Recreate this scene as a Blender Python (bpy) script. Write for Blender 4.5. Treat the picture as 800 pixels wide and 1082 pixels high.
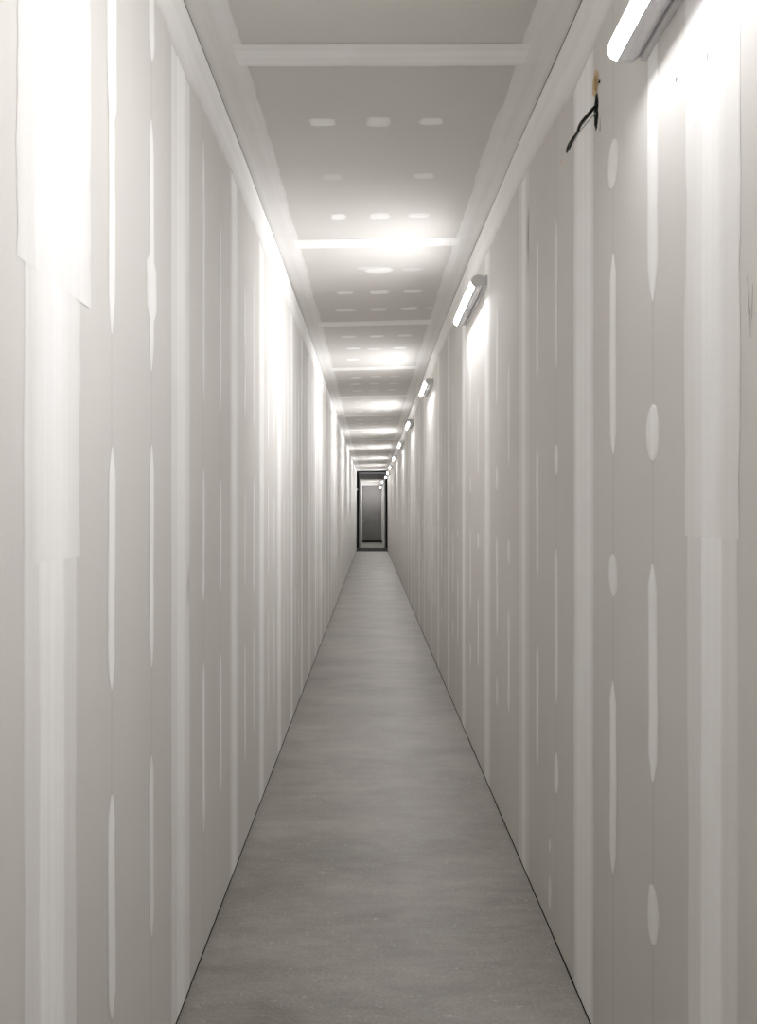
import bpy, math, random
from mathutils import Vector
random.seed(11)
S = bpy.context.scene
COL = S.collection
for o in list(bpy.data.objects): bpy.data.objects.remove(o)

# ------------------------------------------------------------ camera, world, exposure
EYE = 1.55
cam = bpy.data.cameras.new('camera'); camo = bpy.data.objects.new('camera', cam); COL.objects.link(camo)
camo.location = (0, 0, EYE); camo.rotation_euler = (math.pi/2, 0, 0)
cam.sensor_fit = 'HORIZONTAL'; cam.sensor_width = 36
cam.lens = 36*905/800
cam.shift_x = 7.8/800; cam.shift_y = 0.0
cam.clip_start = 0.05; cam.clip_end = 200
S.camera = camo
w = bpy.data.worlds.new('world'); S.world = w; w.use_nodes = True
w.node_tree.nodes['Background'].inputs[0].default_value = (1, 1, 1, 1)
w.node_tree.nodes['Background'].inputs[1].default_value = 0.02
S.view_settings.view_transform = 'Standard'; S.view_settings.look = 'None'
S.view_settings.gamma = 1; S.view_settings.use_curve_mapping = False
S.view_settings.exposure = 3.15
LAMP_POWER = 24.0; LAMP_AXIS = (-0.682, 0.0, -0.731)
S.cycles.max_bounces = 24; S.cycles.diffuse_bounces = 24; S.cycles.glossy_bounces = 4
S.cycles.caustics_reflective = False

# ------------------------------------------------------------ dimensions (metres)
XL, XR = -0.5887, 0.662          # faces of the left and right plasterboard
Y0, Y1 = -3.4, 34.6              # corridor ends
TH = 0.0125                      # board thickness
CP = [(-4, 1.60), (2.7, 1.604), (4.0, 1.655), (6.0, 1.69), (8.0, 1.708), (12, 1.69), (20, 1.665), (36, 1.66)]
def ceil_h(y, x=0.0):            # the ceiling sags a little towards the camera
    for (a, ha), (b, hb) in zip(CP, CP[1:]):
        if y <= b:
            t = min(max((y-a)/(b-a), 0), 1); t = t*t*(3-2*t) if y > 4 or y < 2.7 else t; h = ha+(hb-ha)*t
            break
    else: h = CP[-1][1]
    tilt = 0.03*min(max((y-2.7)/3.5, 0), 1)
    return EYE+h+tilt*(x/1.25)

# ------------------------------------------------------------ materials
def newmat(name):
    m = bpy.data.materials.new(name); m.use_nodes = True
    nt = m.node_tree
    return m, nt, nt.nodes['Principled BSDF']
def N(nt, t, **kw):
    n = nt.nodes.new(t)
    for k, v in kw.items(): setattr(n, k, v)
    return n
def noise(nt, vec, scale, detail=4, rough=0.5):
    n = N(nt, 'ShaderNodeTexNoise'); n.inputs['Scale'].default_value = scale
    n.inputs['Detail'].default_value = detail; n.inputs['Roughness'].default_value = rough
    nt.links.new(vec, n.inputs['Vector']); return n.outputs['Fac']
def scaled_pos(nt, s):
    g = N(nt, 'ShaderNodeNewGeometry'); m = N(nt, 'ShaderNodeVectorMath', operation='MULTIPLY')
    nt.links.new(g.outputs['Position'], m.inputs[0]); m.inputs[1].default_value = s
    return m.outputs[0]
def rng(nt, v, a, b, c, d):
    n = N(nt, 'ShaderNodeMapRange'); n.inputs[1].default_value = a; n.inputs[2].default_value = b
    n.inputs[3].default_value = c; n.inputs[4].default_value = d
    nt.links.new(v, n.inputs[0]); return n.outputs[0]
def mathn(nt, op, a, b):
    n = N(nt, 'ShaderNodeMath', operation=op)
    for i, v in enumerate((a, b)):
        if isinstance(v, (int, float)): n.inputs[i].default_value = v
        else: nt.links.new(v, n.inputs[i])
    return n.outputs[0]
def mixc(nt, f, a, b):
    n = N(nt, 'ShaderNodeMix', data_type='RGBA')
    for i, v in ((0, f), (6, a), (7, b)):
        if isinstance(v, (int, float)): n.inputs[i].default_value = v
        elif isinstance(v, tuple): n.inputs[i].default_value = (*v, 1)
        else: nt.links.new(v, n.inputs[i])
    return n.outputs[2]

BOARD_A, BOARD_B = (0.700, 0.684, 0.656), (0.640, 0.624, 0.596)
COMP = (0.95, 0.947, 0.94)
def board_colour(nt):
    big = rng(nt, noise(nt, scaled_pos(nt, (1, 1, 0.7)), 1.6, 3), 0.35, 0.65, 0, 1)
    fine = noise(nt, scaled_pos(nt, (60, 60, 2.2)), 1.0, 3)
    grain = noise(nt, scaled_pos(nt, (1, 1, 1)), 260, 2)
    f = mathn(nt, 'ADD', mathn(nt, 'MULTIPLY', big, 0.55), mathn(nt, 'MULTIPLY', fine, 0.35))
    f = mathn(nt, 'ADD', f, mathn(nt, 'MULTIPLY', mathn(nt, 'SUBTRACT', grain, 0.5), 0.5))
    return mixc(nt, f, BOARD_A, BOARD_B)
def board_mat():
    m, nt, b = newmat('plasterboard_paper')
    nt.links.new(board_colour(nt), b.inputs['Base Color'])
    b.inputs['Roughness'].default_value = 0.75; b.inputs['Specular IOR Level'].default_value = 0.3
    return m
def compound_mat(name, stretch, strength=1.0):
    m, nt, b = newmat(name)
    at = N(nt, 'ShaderNodeAttribute', attribute_name='cover')
    st = rng(nt, noise(nt, scaled_pos(nt, stretch), 1.0, 5, 0.6), 0.3, 0.72, 0.86, 1.10)
    bl = rng(nt, noise(nt, scaled_pos(nt, (1, 1, 1)), 5.0, 4, 0.6), 0.3, 0.7, 0.90, 1.08)
    f = mathn(nt, 'MULTIPLY', mathn(nt, 'MULTIPLY', at.outputs['Fac'], st), mathn(nt, 'MULTIPLY', bl, strength))
    dk = rng(nt, at.outputs['Fac'], -1.0, 0.0, 0.86, 1.0)
    f = mathn(nt, 'MAXIMUM', f, 0.0)
    f = mathn(nt, 'MINIMUM', f, 1.0)
    dm = N(nt, 'ShaderNodeVectorMath', operation='SCALE')      # faint pencil-grey line where the cover is negative
    nt.links.new(mixc(nt, f, board_colour(nt), COMP), dm.inputs[0]); nt.links.new(dk, dm.inputs['Scale'])
    nt.links.new(dm.outputs[0], b.inputs['Base Color'])
    b.inputs['Roughness'].default_value = 0.8; b.inputs['Specular IOR Level'].default_value = 0.25
    bp = N(nt, 'ShaderNodeBump'); bp.inputs['Strength'].default_value = 0.12; bp.inputs['Distance'].default_value = 0.002
    nt.links.new(st, bp.inputs['Height']); nt.links.new(bp.outputs[0], b.inputs['Normal'])
    return m
M_BOARD = board_mat()
M_COMPV = compound_mat('joint_compound_vertical', (70, 70, 0.8))     # trowelled up and down the walls
M_COMPX = compound_mat('joint_compound_across', (0.9, 75, 75))       # trowelled across the ceiling
M_COMPY = compound_mat('joint_compound_along', (60, 1.6, 60))        # trowelled along the corners
def floor_mat():
    m, nt, b = newmat('screed')
    big = rng(nt, noise(nt, scaled_pos(nt, (0.8, 1.3, 1)), 1.7, 6, 0.62), 0.3, 0.7, 0, 1)
    mid = rng(nt, noise(nt, scaled_pos(nt, (0.8, 2.2, 1)), 6, 6, 0.65), 0.3, 0.7, 0, 1)
    fine = noise(nt, scaled_pos(nt, (1, 1, 1)), 90, 4, 0.7)
    f = mathn(nt, 'ADD', mathn(nt, 'MULTIPLY', big, 0.38), mathn(nt, 'MULTIPLY', mid, 0.32))
    f = mathn(nt, 'ADD', f, mathn(nt, 'MULTIPLY', rng(nt, fine, 0.3, 0.7, 0, 1), 0.32))
    c = mixc(nt, f, (0.120, 0.108, 0.094), (0.430, 0.405, 0.366))
    sp = rng(nt, noise(nt, scaled_pos(nt, (1, 1, 1)), 40, 3, 0.75), 0.62, 0.72, 0, 0.55)
    c = mixc(nt, sp, c, (0.66, 0.65, 0.63))
    nt.links.new(c, b.inputs['Base Color'])
    nt.links.new(rng(nt, mid, 0, 1, 0.36, 0.52), b.inputs['Roughness'])
    b.inputs['Specular IOR Level'].default_value = 0.6
    bp = N(nt, 'ShaderNodeBump'); bp.inputs['Strength'].default_value = 0.15; bp.inputs['Distance'].default_value = 0.003
    nt.links.new(fine, bp.inputs['Height']); nt.links.new(bp.outputs[0], b.inputs['Normal'])
    return m
def plain(name, c, rough=0.6, metal=0.0, vary=0.12, scale=20):
    m, nt, b = newmat(name)
    f = noise(nt, scaled_pos(nt, (1, 1, 1)), scale, 4)
    lo = tuple(v*(1-vary) for v in c); hi = tuple(min(1, v*(1+vary)) for v in c)
    nt.links.new(mixc(nt, f, lo, hi), b.inputs['Base Color'])
    b.inputs['Roughness'].default_value = rough; b.inputs['Metallic'].default_value = metal
    return m
M_FLOOR = floor_mat()
M_DARK = plain('painted_gap_shade', (0.007, 0.005, 0.004), 0.95)  # near-black stands in for the shade inside gaps and cavities
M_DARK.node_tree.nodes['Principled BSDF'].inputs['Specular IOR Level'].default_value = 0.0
M_BLACKROOM = plain('darkened_crossing', (0.03, 0.03, 0.03), 0.9)  # near-black wall colour carries the darkness of the unlit crossing
M_WHITE = plain('white_primer', (0.72, 0.71, 0.69), 0.7, vary=0.04)
M_DOOR = plain('dark_grey_door_paint', (0.17, 0.165, 0.158), 0.6, vary=0.15, scale=3)
M_STEEL = plain('brushed_steel', (0.5, 0.5, 0.5), 0.35, 1.0)
M_HOUSE = plain('lamp_housing_plastic', (0.66, 0.66, 0.68), 0.45, vary=0.03)
M_CAP = plain('lamp_end_cap_plastic', (0.60, 0.60, 0.60), 0.5, vary=0.04)
M_CARD = plain('torn_gypsum_card', (0.40, 0.27, 0.13), 0.9, vary=0.3, scale=60)
M_CARDRIM = plain('torn_card_rim', (0.60, 0.45, 0.27), 0.9, vary=0.2, scale=60)
M_HOLESHADE = plain('gypsum_hole_shade', (0.022, 0.020, 0.018), 0.9, vary=0.5, scale=90)  # gypsum edge coloured near-black to hold the hole's shade
M_SHEATH = plain('black_cable_sheath', (0.012, 0.012, 0.012), 0.4)
M_GREYWIRE = plain('pale_grey_core', (0.55, 0.55, 0.55), 0.4)
M_COPPER = plain('copper_strands', (0.8, 0.55, 0.4), 0.3, 1.0)
M_SCUFF = plain('dark_scuff', (0.20, 0.17, 0.15), 0.9)
def lamp_mat(name='lit_diffuser', power=1.0):
    m, nt, b = newmat(name)
    b.inputs['Base Color'].default_value = (0.9, 0.9, 0.9, 1)
    b.inputs['Emission Color'].default_value = (1.0, 0.992, 1.01, 1)
    # glow weighted down and into the corridor, to ease hot spots on ceiling and wall
    tc = N(nt, 'ShaderNodeTexCoord'); dt = N(nt, 'ShaderNodeVectorMath', operation='DOT_PRODUCT')
    nt.links.new(tc.outputs['Normal'], dt.inputs[0]); dt.inputs[1].default_value = LAMP_AXIS
    lobe = mathn(nt, 'POWER', mathn(nt, 'MAXIMUM', dt.outputs['Value'], 0.0), 2.2)
    nt.links.new(mathn(nt, 'ADD', mathn(nt, 'MULTIPLY', lobe, LAMP_POWER*power), 0.5*power), b.inputs['Emission Strength'])
    return m
M_LIT = lamp_mat()
M_LIT_WEAK = lamp_mat('lit_diffuser_dimmed', 0.68)

# ------------------------------------------------------------ helpers
def link(name, verts, faces, mat, parent=None, cover=None, smooth=False):
    me = bpy.data.meshes.new(name); me.from_pydata([tuple(v) for v in verts], [], faces); me.update()
    if cover is not None:
        a = me.attributes.new('cover', 'FLOAT', 'POINT'); a.data.foreach_set('value', cover)
    if smooth:
        for p in me.polygons: p.use_smooth = True
    mats = mat if isinstance(mat, list) else [mat]
    for m in mats: me.materials.append(m)
    o = bpy.data.objects.new(name, me); COL.objects.link(o)
    if parent: o.parent = parent
    return o
def boxv(x0, x1, y0, y1, z0, z1):
    v = [(x, y, z) for x in (x0, x1) for y in (y0, y1) for z in (z0, z1)]
    f = [(0,1,3,2), (4,6,7,5), (0,4,5,1), (2,3,7,6), (0,2,6,4), (1,5,7,3)]
    return v, f
def box(name, x0, x1, y0, y1, z0, z1, mat, parent=None):
    v, f = boxv(x0, x1, y0, y1, z0, z1); return link(name, v, f, mat, parent)
def struct(o): o['kind'] = 'structure'; return o
def tag(o, label, cat, group=None):
    o['label'] = label; o['category'] = cat
    if group: o['group'] = group
    return o

# ------------------------------------------------------------ setting: floor, wall backs, ceiling back
floor = struct(box('floor', -3.2, 3.2, Y0-0.3, 45.2, -0.12, 0.0, M_FLOOR))
wall_l = struct(box('wall_left', XL-TH-0.08, XL-TH-0.012, Y0, Y1-0.012, 0, 3.42, M_DARK))
wall_r = struct(box('wall_right', XR+TH+0.012, XR+TH+0.08, Y0, Y1-0.012, 0, 3.42, M_DARK))
ceiling = struct(box('ceiling', XL-TH-0.08, XR+TH+0.08, Y0, Y1-0.012, 3.42, 3.48, M_DARK))
struct(box('wall_back', XL-TH-0.08, XR+TH+0.08, Y0-0.1, Y0, 0, 3.48, M_BOARD))  # unseen closing wall, brought close behind the camera to reflect light

# each wall board is a mesh of its own, standing 5 mm clear of the floor
GAPB, GAPT = 0.012, 0.0035
def wall_board(wall, side, ya, yb, hole=None):
    g = 0.0012
    ya += g; yb -= g
    xf = XL if side < 0 else XR
    xb = xf+side*TH
    n = 4
    verts, faces = [], []
    def q(*ids): faces.append(tuple(ids))
    if hole is None:
        ys = [ya+(yb-ya)*i/n for i in range(n+1)]
        for y in ys:
            top = ceil_h(y, xf)-GAPT
            verts += [(xf, y, GAPB), (xf, y, top), (xb, y, GAPB), (xb, y, top)]
        for i in range(n):
            a, b = i*4, i*4+4
            q(a, b, b+1, a+1); q(a+2, a+3, b+3, b+2); q(a, a+2, b+2, b); q(a+1, b+1, b+3, a+3)
        q(0, 1, 3, 2); q(n*4, n*4+2, n*4+3, n*4+1)
        return link('plasterboard', verts, faces, M_BOARD, wall)
    # the board with the ragged cable hole: a 3x3 frame with the middle cell cut to the outline
    cy, cz, pts = hole
    hy0, hy1 = cy-0.045, min(cy+0.045, yb-0.002); hz0, hz1 = cz-0.075, cz+0.075
    ys = [ya, hy0, hy1, yb]; 
    for y in ys:
        top = ceil_h(y, xf)-GAPT
        verts += [(xf, y, z) for z in (GAPB, hz0, hz1, top)]
    for i in range(3):
        for j in range(3):
            if i == 1 and j == 1: continue
            a = i*4+j; q(a, a+4, a+5, a+1)
    base = len(verts); k = len(pts)
    for (py, pz) in pts: verts.append((xf, cy+py, cz+pz))
    for (py, pz) in pts: verts.append((xb, cy+py*0.8, cz+pz*0.85))
    edge = len(verts)
    for (py, pz) in pts:                      # outline pushed out to the cell's rectangle
        s = max(abs(py)/0.045, abs(pz)/0.075)
        verts.append((xf+side*0.0, min(max(cy+py/s, hy0), hy1), min(max(cz+pz/s, hz0), hz1)))
    for i in range(k):
        j = (i+1) % k
        q(edge+i, edge+j, base+j, base+i); q(base+i, base+j, base+k+j, base+k+i)
    o = link('plasterboard', verts, faces, [M_BOARD, M_HOLESHADE], wall)
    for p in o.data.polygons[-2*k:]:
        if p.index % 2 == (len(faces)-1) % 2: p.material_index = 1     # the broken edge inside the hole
    return o

JL = [0.56, 1.581, 2.65, 3.68, 4.60, 5.49, 6.34, 7.26, 8.19, 9.09, 10.02]
while JL[-1] < Y1-0.95: JL.append(JL[-1]+0.92)
JL = [Y0+i*(0.56-Y0)/4 for i in range(4)]+JL
JR = [0.62, 1.667, 2.67, 3.71, 4.88, 6.12, 7.32, 8.42, 9.46, 10.66, 11.75, 13.0]
while JR[-1] < Y1-1.2: JR.append(JR[-1]+1.15)
JR = [Y0+i*(0.62-Y0)/4 for i in range(4)]+JR
HOLE = (2.519, 2.727, [(-0.012, -0.052), (0.004, -0.056), (0.012, -0.040), (0.022, -0.030), (0.020, -0.008),
        (0.029, 0.006), (0.024, 0.026), (0.012, 0.040), (0.006, 0.052), (-0.014, 0.050), (-0.022, 0.030),
        (-0.027, 0.012), (-0.020, -0.006), (-0.027, -0.020), (-0.018, -0.036)])
for side, wall, J in ((-1, wall_l, JL), (1, wall_r, JR)):
    e = J+[Y1]
    for a, b in zip(e, e[1:]):
        wall_board(wall, side, a, b, HOLE if side > 0 and a < HOLE[0] < b else None)

# near-black strip, painted as shade, along the foot of each wall, where the boards stop short of the floor
box('gap_shade_strip', XL-0.006, XL-0.0005, Y0+0.01, Y1-0.02, 0.0002, 0.0118, M_DARK, wall_l)
box('gap_shade_strip', XR+0.0005, XR+0.006, Y0+0.01, Y1-0.02, 0.0002, 0.0118, M_DARK, wall_r)

# ceiling boards, 2.4 m apart, following the ceiling's slight sag
JC = [Y0, -1.8, 0.62, 3.03, 5.35, 7.74, 10.13]
while JC[-1] < Y1-2.6: JC.append(JC[-1]+2.4)
e = JC+[Y1]
CX0, CX1 = XL+0.001, XR-0.001
for a, b in zip(e, e[1:]):
    n = 18; verts, faces = [], []
    for i in range(n+1):
        y = a+0.0012+(b-a-0.0024)*i/n
        for x in (CX0, CX1):
            verts += [(x, y, ceil_h(y, x)), (x, y, ceil_h(y, x)+TH)]
    for i in range(n):
        p, r = i*4, i*4+4
        faces += [(p, p+2, r+2, r), (p+1, r+1, r+3, p+3), (p, r, r+1, p+1), (p+2, p+3, r+3, r+2)]
    faces += [(0, 1, 3, 2), (n*4, n*4+2, n*4+3, n*4+1)]
    link('plasterboard', verts, faces, M_BOARD, ceiling)

# ------------------------------------------------------------ joint compound: thin skims with feathered edges
def map_wall(side):
    xf = XL if side < 0 else XR
    return lambda u, v, h: (xf-side*h, u, v)                 # u along the corridor, v up
def map_ceil_across(u, v, h): return (v, u, ceil_h(u, v)-h)  # u along the corridor, v across
def map_ceil_along(u, v, h): return (u, v, ceil_h(v, u)-h)   # u across, v along the corridor
def skim(name, parent, mp, prof, v0, v1, rows, mat, jit=0.004, thick=0.0007, lift=0.0002, vend=None, wob=0.0, edge=False):
    """prof: (u, cover) pairs across the skim; vend(row fraction) may scale the width about the middle."""
    verts, cov, faces = [], [], []
    nc = len(prof); um = sum(p[0] for p in prof)/nc
    ju = [0.0]*nc
    for r in range(rows+1):
        t = r/rows; v = v0+(v1-v0)*t
        s = vend(t) if vend else 1.0
        d = wob*math.sin(t*5.1+v0*3)
        for c, (u, cv) in enumerate(prof):
            ju[c] = ju[c]*0.6+random.uniform(-jit, jit)
            vv = v(c) if callable(v) else v
            verts.append(mp(um+(u-um)*s+ju[c]+d, vv, lift+(0.0003 if edge and 0 < c < nc-1 and 0 < r < rows else 0)+thick*max(cv, 0)))
            cov.append(cv)
    for r in range(rows):
        for c in range(nc-1):
            a = r*nc+c; faces.append((a, a+1, a+1+nc, a+nc))
    return link(name, verts, faces, mat, parent, cover=cov, smooth=True)

def joint_profile(y, wdt, core, out=0.42, inn=0.85):
    h = wdt/2; k = core/2
    return [(y-h, out*0.5), (y-h*0.93, out), (y-k*1.12, out*1.05), (y-k*0.9, inn), (y-0.012, inn*0.9), (y, inn*1.08), (y+0.014, inn*0.95),
            (y+k*0.85, inn), (y+k*1.1, out*1.1), (y+h*0.94, out), (y+h, out*0.5)]
for side, wall, J in ((-1, wall_l, JL), (1, wall_r, JR)):
    mp = map_wall(side); xf = XL if side < 0 else XR
    for i, y in enumerate(J[1:]):
        near = 1.0 < y < 6
        rows = 36 if near else 10
        wdt = random.uniform(0.21, 0.26) if y > 3 else 0.258
        core = random.uniform(0.08, 0.13)
        if abs(y-1.581) < .01: core = 0.12
        if abs(y-1.667) < .01: wdt, core = 0.245, 0.10
        if abs(y-2.67) < .01: wdt, core = 0.25, 0.17
        out = random.uniform(0.25, 0.6); inn = random.uniform(0.65, 0.95)
        if y < 1.7: out, inn = 0.45, 1.0
        elif y < 3.0: out, inn = 0.60, 0.95
        pr = joint_profile(y, wdt, core, out, inn)
        if abs(y-2.67) < .01 and side > 0: pr = [(max(u, 2.548), c) for u, c in pr]
        skim('joint_compound', wall, mp, pr, 0.0125, ceil_h(y, xf)-0.004, rows, M_COMPV, jit=0.0035 if near else 0.002)

# second and third coats near the camera
skim('joint_compound', wall_l, map_wall(-1), [(1.425, .2), (1.44, .4), (1.49, .45), (1.505, .75), (1.58, .85), (1.68, .8), (1.74, .75), (1.77, .6), (1.793, .4)],
     1.975, 3.148, 26, M_COMPV, jit=0.006, lift=0.0005, edge=True)
skim('joint_compound', wall_l, map_wall(-1), [(1.479, .35), (1.5, .6), (1.535, .85), (1.62, .95), (1.66, .75), (1.72, .5), (1.731, .35)],
     1.46, 1.974, 12, M_COMPV, jit=0.004, lift=0.0004, edge=True)
skim('joint_compound', wall_r, map_wall(1), [(1.535, .4), (1.545, .5), (1.61, .6), (1.63, .85), (1.70, .9), (1.72, .7), (1.79, .5), (1.803, .35)],
     1.50, 3.148, 30, M_COMPV, jit=0.005, lift=0.0004, edge=True)

# streaks over the screw lines
def streak(wall, side, y, za, zb, wd=0.019, cover=0.8, rows=14, pointed=1.0):
    def vend(t):
        e = min(t, 1-t)*2
        if zb-za < 0.2: return 0.1+0.9*math.sqrt(max(0, 1-(1-e)**2))
        return 0.12+0.88*min(1, (e*(2.2 if zb-za < 0.25 else 4.5)))**0.8
    h = wd*1.3
    pr = [(y-h, cover*0.55), (y-h*0.7, cover), (y, cover*1.08), (y+h*0.7, cover), (y+h, cover*0.55)]
    skim('filler_streak', wall, map_wall(side), pr, za, zb, rows, M_COMPV, jit=0.0020, vend=vend, lift=0.0003, wob=0.003)
def stud_line(wall, side, y, za, zb):
    skim('screw_line', wall, map_wall(side), [(y-0.010, 0.0), (y-0.001, -0.5), (y+0.001, -0.5), (y+0.010, 0.0)], za, zb, 3, M_COMPV, jit=0.0004, thick=0, lift=0.00015)

L = -1; R = 1
for (y, segs) in ((1.943, [(0.40, 0.908, .021), (1.146, 1.698, .021), (1.954, 2.62, .019), (2.42, 3.05, .028)]),
                  (2.295, [(0.411, 0.898, .018), (1.134, 1.73, .018), (1.928, 2.60, .019), (2.05, 2.25, .040), (2.76, 3.14, .024)]),
                  (3.007, [(0.424, 1.022, .018), (1.238, 1.703, .015), (1.929, 2.85, .016)]),
                  (3.346, [(0.452, 0.999, .018), (1.24, 1.683, .014), (1.94, 2.7, .015)])):
    for a, b, wd in segs: streak(wall_l, L, y, a, b, wd, random.uniform(.8, 1.0), 22)
    stud_line(wall_l, L, y, 0.02, 3.1)
for (y, segs) in ((2.342, [(2.438, 2.567, .040), (1.708, 2.256, .024), (1.32, 1.436, .034), (0.561, 1.087, .026)]),
                  (2.011, [(2.045, 2.80, .028), (1.67, 1.803, .037), (0.917, 1.428, .026), (0.534, 0.674, .032)]),
                  (3.407, [(1.264, 1.83, .020), (2.05, 2.65, .016), (0.53, 1.03, .020)]),
                  (3.06, [(2.06, 2.60, .018), (1.685, 1.79, .026), (0.864, 1.42, .022), (0.546, 0.69, .028)]),
                  (3.17, [(0.08, 0.20, .018), (0.29, 0.345, .010)])):
    for a, b, wd in segs: streak(wall_r, R, y, a, b, wd, random.uniform(.72, .92), 18)
    if y != 3.17: stud_line(wall_r, R, y, 0.02, 3.1)
for side, wall, J in ((-1, wall_l, JL), (1, wall_r, JR)):
    e = J+[Y1]
    for i, (a, b) in enumerate(zip(e, e[1:])):
        if b < 1.0 or (a < 3.0 and a > 1.5) or a > 31: continue
        r = 10 if a < 9 else 6
        if side > 0 and 3.0 < a: pass
        for k in (1, 2):
            y = a+(b-a)*k/3+random.uniform(-.02, .02)
            j = lambda: random.uniform(-.05, .05)
            if side < 0:
                segs = [(0.42+j(), 0.98+j(), .018), (1.18+j(), 1.70+j(), .016), (1.93+j(), 2.70+2*j(), .018)]
            elif k == 2:
                segs = [(2.10+j(), 2.62+j(), .022), (1.68+j(), 1.80+j()*.4, .030), (0.90+j(), 1.43+j(), .024), (.54+j()*.5, .68+j()*.5, .030)]
            else:
                segs = [(1.72+j(), 2.26+j(), .022), (1.31+j(), 1.42+j()*.4, .032), (0.56+j(), 1.08+j(), .024)]
            if a > 16: segs = [(s0, s1, wd*1.2) for s0, s1, wd in segs[:3]]
            if 3.0 < a < 3.3 and side > 0: continue
            for s0, s1, wd in segs: streak(wall, side, y, s0, s1, wd, random.uniform(.55, .9), r)

# corner skims: down the top of each wall and along both ceiling edges
cr = [Y0+0.01]+[c for c in JC[1:]]+[Y1-0.01]
for a, b in zip(cr, cr[1:]):
    near = -1 < a < 8
    rows = 34 if near else 8
    for side, wall in ((-1, wall_l), (1, wall_r)):
        xf = XL if side < 0 else XR
        verts, cov, faces = [], [], []
        prof = [(0.004, 0.75), (0.03, .9), (0.08, .72), (0.12, .8), (0.165, .62), (0.19, .5), (0.215, .0)]
        jj = 0
        for r in range(rows+1):
            y = a+(b-a)*r/rows; jj = jj*0.7+random.uniform(-.010, .010)
            for d, c in prof:
                dd = d+(jj*(d/0.2))
                h = 0.0006 if c == 0 else 0.0016
                verts.append((xf-side*h, y, ceil_h(y, xf)-GAPT-dd+0.003)); cov.append(c)
        nc = len(prof)
        for r in range(rows):
            for c in range(nc-1):
                p = r*nc+c; faces.append((p, p+1, p+1+nc, p+nc))
        link('corner_compound', verts, faces, M_COMPY, wall, cover=cov, smooth=True)
        pr = [(d, c) for d, c in ((0.003, .45), (0.03, .6), (0.07, .5), (0.10, .62), (0.135, .55), (0.142, .45))]
        pr = [((XL+d) if side < 0 else (XR-d), c) for d, c in pr]
        verts, cov, faces = [], [], []; jj = 0; bump = 0
        for r in range(rows+1):
            y = a+(b-a)*r/rows; jj = jj*0.6+random.uniform(-.006, .006)
            for i, (x, c) in enumerate(pr):
                xx = x-side*(jj*(i/5.0)**2)
                verts.append((xx, y, ceil_h(y, xx)-0.0012)); cov.append(c)
        nc = len(pr)
        for r in range(rows):
            for c in range(nc-1):
                p = r*nc+c; faces.append((p, p+1, p+1+nc, p+nc))
        link('corner_compound', verts, faces, M_COMPY, ceiling, cover=cov, smooth=True)
# butt joints across the ceiling
for y in JC[1:]:
    wd = 0.155 if y < 4 else 0.18
    if y > 7: wd = 0.20
    pr = [(y-wd/2, .6), (y-wd/2*.9, .8), (y-wd*.22, .85), (y-.005, .98), (y+wd*.2, .85), (y+wd*.3, .95), (y+wd/2*.92, .8), (y+wd/2, .6)]
    skim('joint_compound', ceiling, map_ceil_across, pr, XL+0.11, XR-0.11, 16 if y < 9 else 5, M_COMPX, jit=0.0022, thick=0.0005, lift=0.0015)
# filled screw heads in rows across the ceiling boards
def spot(y, x, wx, wy, cover, n=12):
    verts, cov, faces = [(x, y, ceil_h(y, x)-0.0009)], [cover*1.1], []
    for ring, s in ((0, .75), (1, 1.0)):
        for k in range(n):
            a = k*2*math.pi/n; rr = random.uniform(.88, 1.1) if ring else 1
            ca, sa = math.cos(a), math.sin(a)
            px = x+wx/2*s*rr*abs(ca)**.55*(1 if ca > 0 else -1); py = y+wy/2*s*rr*abs(sa)**.7*(1 if sa > 0 else -1)
            verts.append((px, py, ceil_h(py, px)-(0.0008 if ring == 0 else 0.0003))); cov.append(cover*(1 if ring == 0 else .55))
    for k in range(n):
        j = (k+1) % n
        faces.append((0, 1+k, 1+j)); faces.append((1+k, 1+n+k, 1+n+j, 1+j))
    link('filler_patch', verts, faces, M_COMPX, ceiling, cover=cov, smooth=True)
for r in [(3.60, -.204, .115, .085, 1.0), (3.60, .031, .10, .11, .9), (3.60, .254, .105, .075, 1.0), (4.23, -.19, .10, .08, .28), (4.23, .262, .11, .08, .5),
          (4.83, -.183, .09, .10, .95), (4.83, .047, .12, .11, .65), (4.83, .27, .12, .09, .5),
          (5.93, -.01, .19, .07, .45), (5.99, .05, .20, .14, .95), (5.99, .29, .15, .08, .35), (6.6, -.20, .14, .10, .8), (6.6, .06, .16, .15, .95), (6.6, .32, .15, .12, .8),
          (7.2, -.22, .18, .11, .7), (7.2, .06, .16, .12, .75), (7.2, .32, .16, .12, .9), (7.2, .50, .09, .10, .4)]:
    spot(*r)
for a in JC[5:]:
    for k in (1, 2, 3):
        for x in (-.20, .05, .31):
            if a < 27 and random.random() < .93: spot(a+.6*k+random.uniform(-.03, .03), x+random.uniform(-.02, .02), .15, .11, random.uniform(.5, .95), 8)

# ------------------------------------------------------------ torn card above the cable hole, scuffs
def disc(name, parent, yc, zc, ry, rz, mat, lift, n=16, rag=.1, x=None, thick=0.0015):
    xf = XR if x is None else x
    verts = [(xf-lift-thick, yc, zc)]
    for k in range(n):
        a = k*2*math.pi/n; r = 1+random.uniform(-rag, rag)
        verts.append((xf-lift-thick*.7, yc+ry*r*.86*math.cos(a), zc+rz*r*.86*math.sin(a)))
    for k in range(n):
        a = k*2*math.pi/n; r = 1+random.uniform(-rag, rag)*.5
        verts.append((xf-lift+thick*.3, yc+ry*r*math.cos(a), zc+rz*r*math.sin(a)))
    faces = []
    for k in range(n):
        j = (k+1) % n; faces += [(0, 1+j, 1+k), (1+k, 1+j, 1+n+j, 1+n+k)]
    return link(name, verts, faces, mat, parent)
rim = disc('torn_card', wall_r, 2.522, 2.812, 0.034, 0.036, M_CARDRIM, 0.0022)
rim['label'] = 'tan torn cardboard oval above the cable hole'
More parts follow.
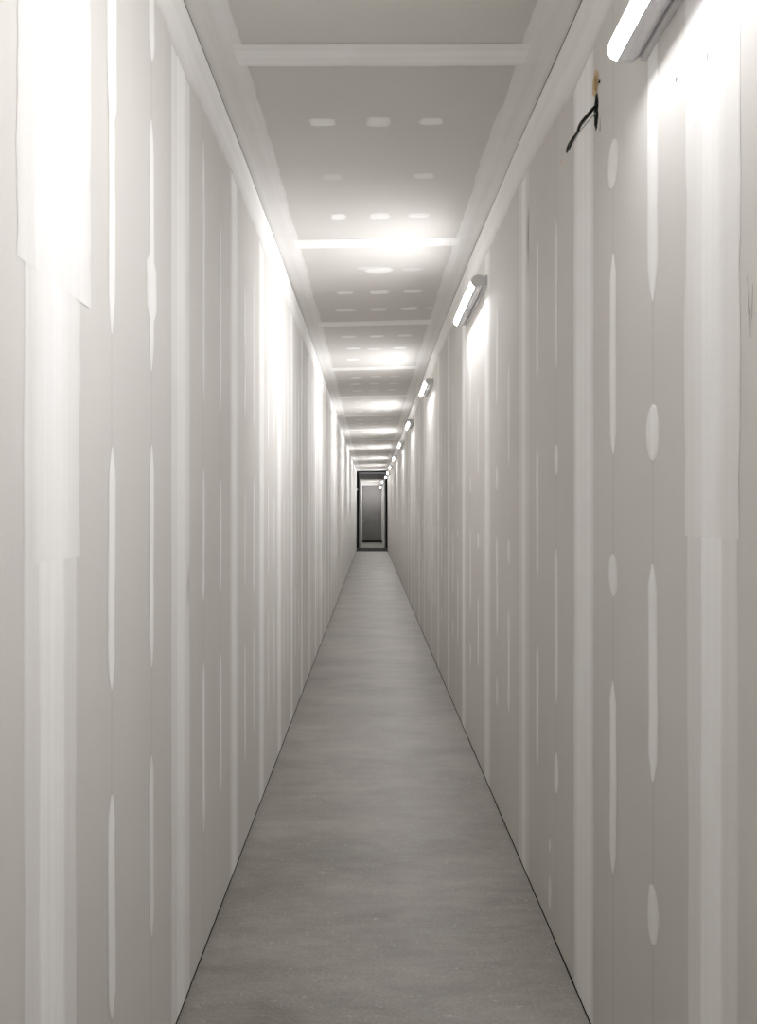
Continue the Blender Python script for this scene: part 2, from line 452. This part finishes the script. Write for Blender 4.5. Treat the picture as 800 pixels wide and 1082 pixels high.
disc('torn_card', wall_r, 2.512, 2.808, 0.014, 0.022, M_CARD, 0.0042, rag=.2)
disc('scuff', wall_r, 1.856, 2.487, 0.004, 0.007, M_SCUFF, 0.0004, n=7, rag=.4, thick=.0006)
disc('scuff', wall_r, 1.683, 2.447, 0.0022, 0.012, M_SCUFF, 0.0020, n=7, rag=.4, thick=.0006)
for (y, z, l, t) in ((1.497, 1.93, .035, .3), (1.489, 1.915, .03, -.2), (1.493, 1.88, .025, .1)):
    v = [(XR-.0006, y-.0006, z-l), (XR-.0006, y+.0006, z-l), (XR-.0006, y+.0006+t*.03, z+l), (XR-.0006, y-.0006+t*.03, z+l)]
    link('scuff', v, [(0, 1, 2, 3)], M_SCUFF, wall_r)
for pts in (((1.355, 1.44), (1.40, 1.50)),):
    (a, b), (c, d) = pts
    link('scuff', [(XL+.0006, a, b), (XL+.0006, a, b+.004), (XL+.0006, c, d+.004), (XL+.0006, c, d)], [(0, 1, 2, 3)], M_WHITE, wall_l)

# ------------------------------------------------------------ batten lamps
def extr(prof, ya, yb, close=True):
    """sweep an (x, z) outline along y"""
    n = len(prof); v = [(x, ya, z) for x, z in prof]+[(x, yb, z) for x, z in prof]
    f = [(i, (i+1) % n, n+(i+1) % n, n+i) for i in range(n if close else n-1)]
    if close: f += [tuple(range(n))[::-1], tuple(range(n, 2*n))]
    return v, f
RX, RZ, OFF = 0.040, 0.035, 0.052      # body half-depth, half-height and axis distance from the wall
def cap_mesh(ya, yb, grow=1.0):
    n = 20
    rings = []
    for (y, s) in ((ya, .80), (ya+(yb-ya)*.25, .96), (ya+(yb-ya)*.55, 1.0), (yb, 1.0)):
        rings.append([(-OFF+RX*grow*s*math.cos(2*math.pi*k/n), y, RZ*grow*s*math.sin(2*math.pi*k/n)) for k in range(n)])
    v = [p for r in rings for p in r]; f = [tuple(range(n))]
    for r in range(3):
        for k in range(n):
            j = (k+1) % n; f.append((r*n+k, r*n+j, (r+1)*n+j, (r+1)*n+k))
    f.append(tuple(range(3*n, 4*n))[::-1])
    return v, f
LEN = 1.05
def make_lamp():
    root = bpy.data.objects.new('batten_lamp', None); COL.objects.link(root)
    a0, a1 = math.radians(153), math.radians(240)       # the part of the tube that glows faces the corridor and down
    arc = [(-OFF+RX*math.cos(a0+(a1-a0)*k/16), RZ*math.sin(a0+(a1-a0)*k/16)) for k in range(17)]
    v, f = extr(arc, 0.028, LEN-0.02)
    # rounded glowing tip at the far end
    n = len(arc); base = len(v); cx = sum(p[0] for p in arc)/n; cz = sum(p[1] for p in arc)/n
    for s, y in ((.9, LEN-0.010), (.6, LEN-0.002)):
        v += [(cx+(x-cx)*s, y, cz+(z-cz)*s) for x, z in arc]
    f = f[:-1]
    for r0, r1 in ((n, base), (base, base+n)):
        f += [(r0+i, r0+(i+1) % n, r1+(i+1) % n, r1+i) for i in range(n)]
    f.append(tuple(range(base+n, base+2*n)))
    d = link('diffuser', v, f, M_LIT, root, smooth=False)
    d['label'] = 'glowing white tube cover'
    b0, b1 = math.radians(-119), math.radians(152)
    back = [(-OFF+RX*1.02*math.cos(b0+(b1-b0)*k/10), RZ*1.02*math.sin(b0+(b1-b0)*k/10)) for k in range(11)]
    v, f = extr(back, 0.026, LEN-0.016)
    link('housing', v, f, M_HOUSE, root)
    v, f = cap_mesh(0.0, 0.030, 1.06); link('end_cap', v, f, M_CAP, root, smooth=False)
    # small lip of the far cap, on the housing side only
    lip = [(-OFF+RX*1.05*math.cos(b0+(b1-b0)*k/10), RZ*1.05*math.sin(b0+(b1-b0)*k/10)) for k in range(11)]
    v, f = extr(lip, LEN-0.022, LEN-0.008); link('end_cap', v, f, M_HOUSE, root)
    for y in (0.20, LEN-0.20):
        v, f = boxv(-OFF+RX*.7, -0.0005, y-0.02, y+0.02, -0.016, 0.016); link('mounting_clip', v, f, M_STEEL, root)
    v, f = boxv(-0.016, -0.0015, 0.004, LEN-0.012, -0.030, 0.030); link('back_tray', v, f, M_HOUSE, root)
    return root
def copy_thing(o):
    c = o.copy(); COL.objects.link(c)
    for ch in list(o.children):
        d = ch.copy(); COL.objects.link(d); d.parent = c
    return c
LAMPS = [(1.02, XR, EYE+1.115, 'lit batten lamp nearest the camera, cut off by the top edge of the photo'),
         (4.86, XR, EYE+1.315, 'lit batten lamp second from the camera, with round grey end cap showing'),
         (9.05, XR, EYE+1.385, 'lit batten lamp third from the camera on the right wall'),
         (13.1, XR, EYE+1.39, 'lit batten lamp fourth from the camera on the right wall'),
         (17.2, XR, EYE+1.39, 'lit batten lamp fifth from the camera on the right wall'),
         (21.5, XR, EYE+1.39, 'lit batten lamp sixth from the camera on the right wall'),
         (25.9, XR, EYE+1.39, 'lit batten lamp seventh from the camera, a small bright stroke high on the wall'),
         (29.9, XR, EYE+1.39, 'lit batten lamp eighth from the camera, just above the corner of the far portal'),
         (33.4, XR, EYE+1.385, 'last lit batten lamp before the long right wall ends'),
         (37.6, 0.572, EYE+1.37, 'lit batten lamp just inside the white portal at its top right corner'),
         (42.3, 0.548, EYE+1.235, 'lit batten lamp farthest away, seen against the dark grey end door'),
         (-2.5, XR, EYE+1.09, 'added batten lamp, unseen on the right wall behind the camera')]  # extends the lamp row out of view, moved closer as fill
proto = make_lamp()
for i, (y, x, z, lab) in enumerate(LAMPS):
    o = proto if i == 0 else copy_thing(proto)
    o.location = (x, y, z); tag(o, lab, 'lamp', 'batten lamps along the right wall')
for ch in proto.children:                                # nearest lamp dimmed to limit burn-out on the walls around it
    if ch.name.startswith('diffuser'):
        ch.data = ch.data.copy(); ch.data.materials[0] = M_LIT_WEAK

# ------------------------------------------------------------ loose cable hanging out of the hole
def tube(name, pts, r, mat, parent, n=8, r1=None):
    pts = [Vector(p) for p in pts]; verts, faces = [], []
    # Catmull-Rom refinement
    fine = []
    for i in range(len(pts)-1):
        p0 = pts[max(i-1, 0)]; p1 = pts[i]; p2 = pts[i+1]; p3 = pts[min(i+2, len(pts)-1)]
        for k in range(5):
            t = k/5
            fine.append(0.5*((2*p1)+(p2-p0)*t+(2*p0-5*p1+4*p2-p3)*t*t+(3*p1-p0-3*p2+p3)*t**3))
    fine.append(pts[-1])
    for i, p in enumerate(fine):
        d = (fine[min(i+1, len(fine)-1)]-fine[max(i-1, 0)]).normalized()
        a = d.cross(Vector((0, 1, 0.1))).normalized(); b = d.cross(a)
        rr = r+((r1 if r1 is not None else r)-r)*i/(len(fine)-1)
        for k in range(n):
            t = 2*math.pi*k/n; verts.append(p+a*(rr*math.cos(t))+b*(rr*math.sin(t)))
    m = len(fine)
    for i in range(m-1):
        for k in range(n):
            j = (k+1) % n; faces.append((i*n+k, i*n+j, (i+1)*n+j, (i+1)*n+k))
    faces += [tuple(range(n)), tuple(range((m-1)*n, m*n))[::-1]]
    return link(name, verts, faces, mat, parent, smooth=True)
cb = bpy.data.objects.new('loose_cable', None); COL.objects.link(cb); cb.location = (XR, 2.515, 2.73)
tag(cb, 'loose black cable with bared cores sticking out of the hole in the right wall', 'cable')
tube('sheath', [(0.012, .002, .018), (-.006, 0, .008), (-.026, -.008, -.016), (-.050, -.015, -.046), (-.060, -.02, -.072)], 0.0052, M_SHEATH, cb, r1=.0042)
tube('core_wire', [(-.060, -.017, -.070), (-.070, -.02, -.088), (-.084, -.025, -.118), (-.102, -.03, -.148)], 0.0032, M_SHEATH, cb)
tube('core_wire', [(-.004, .001, -.008), (-.030, -.020, -.042), (-.055, -.012, -.072), (-.074, -.018, -.106), (-.094, -.024, -.136)], 0.0020, M_GREYWIRE, cb)['label'] = 'pale grey core wire'
tube('core_wire', [(-.002, .006, .010), (-.032, -.002, -.030), (-.060, -.012, -.066)], 0.0018, M_GREYWIRE, cb)['label'] = 'pale grey core wire'
tube('core_wire', [(-.062, -.02, -.078), (-.070, -.03, -.086), (-.088, -.035, -.112), (-.096, -.036, -.132)], 0.0026, M_SHEATH, cb)
tube('bare_tip', [(-.096, -.028, -.138), (-.104, -.031, -.152), (-.110, -.033, -.161)], 0.0036, M_GREYWIRE, cb, r1=.003)['label'] = 'pale bared tip'
tube('bare_tip', [(-.108, -.0325, -.158), (-.113, -.034, -.167)], 0.0018, M_COPPER, cb, r1=.001)['label'] = 'copper strands at the tip'

# ------------------------------------------------------------ far end: dark gap, then the white portal and the end door
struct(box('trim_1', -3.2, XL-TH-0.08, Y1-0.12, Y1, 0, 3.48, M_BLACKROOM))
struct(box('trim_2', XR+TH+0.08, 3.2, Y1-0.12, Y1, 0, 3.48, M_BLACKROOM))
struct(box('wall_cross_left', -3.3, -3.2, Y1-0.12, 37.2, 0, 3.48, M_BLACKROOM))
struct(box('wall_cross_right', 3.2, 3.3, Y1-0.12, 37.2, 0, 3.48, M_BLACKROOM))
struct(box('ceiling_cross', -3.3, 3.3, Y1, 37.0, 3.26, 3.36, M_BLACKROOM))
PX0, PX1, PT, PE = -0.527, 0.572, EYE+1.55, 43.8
# wall around the portal is darkened to stand for the unlit crossing, the portal's own walls are primed white
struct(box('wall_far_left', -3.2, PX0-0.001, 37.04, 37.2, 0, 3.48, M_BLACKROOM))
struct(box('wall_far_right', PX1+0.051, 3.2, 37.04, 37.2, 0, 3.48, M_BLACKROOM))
struct(box('wall_portal_left', PX0, PX0+0.06, 37.0, PE, 0.001, PT, M_WHITE))
struct(box('wall_portal_right', PX1, PX1+0.05, 37.0, PE, 0.001, PT, M_WHITE))
struct(box('ceiling_portal', PX0, PX1+0.05, 37.0, PE, PT, PT+0.10, M_WHITE))
struct(box('trim_3', PX0+0.06, PX1, 37.0, 37.14, PT-0.13, PT, M_WHITE))
struct(box('wall_end', PX0-0.1, PX1+0.15, PE, PE+0.1, 0, PT+0.1, M_WHITE))
door = struct(box('door_1', PX0+0.085, PX1-0.045, PE-0.05, PE-0.002, 0.10, EYE+1.37, M_DOOR))
for (x0, x1, z0, z1) in ((-0.40, -0.02, 0.25, 1.35), (0.06, 0.46, 0.25, 1.35), (-0.40, -0.02, 1.45, 2.8), (0.06, 0.46, 1.45, 2.8)):
    box('door_panel', x0, x1, PE-0.056, PE-0.0505, z0, z1, M_DOOR, door)
hd = box('door_handle', -0.405, -0.385, PE-0.10, PE-0.057, 1.02, 1.15, M_STEEL, door)
struct(box('door_gap_shade', PX0+0.06, PX1, PE-0.045, PE-0.003, 0.002, 0.095, M_DARK))  # near-black strip standing in for the shaded gap under the door
struct(box('trim_5', -3.2, 3.2, 33.75, 36.98, 0.0005, 0.006, M_BLACKROOM))  # thin near-black slab that darkens the crossing floor
# small switch on the dark wall left of the portal
sw = box('light_switch', -0.64, -0.56, 37.015, 37.039, 2.48, 2.56, M_WHITE)
tag(sw, 'tiny white switch plate on the dark wall left of the portal', 'switch')
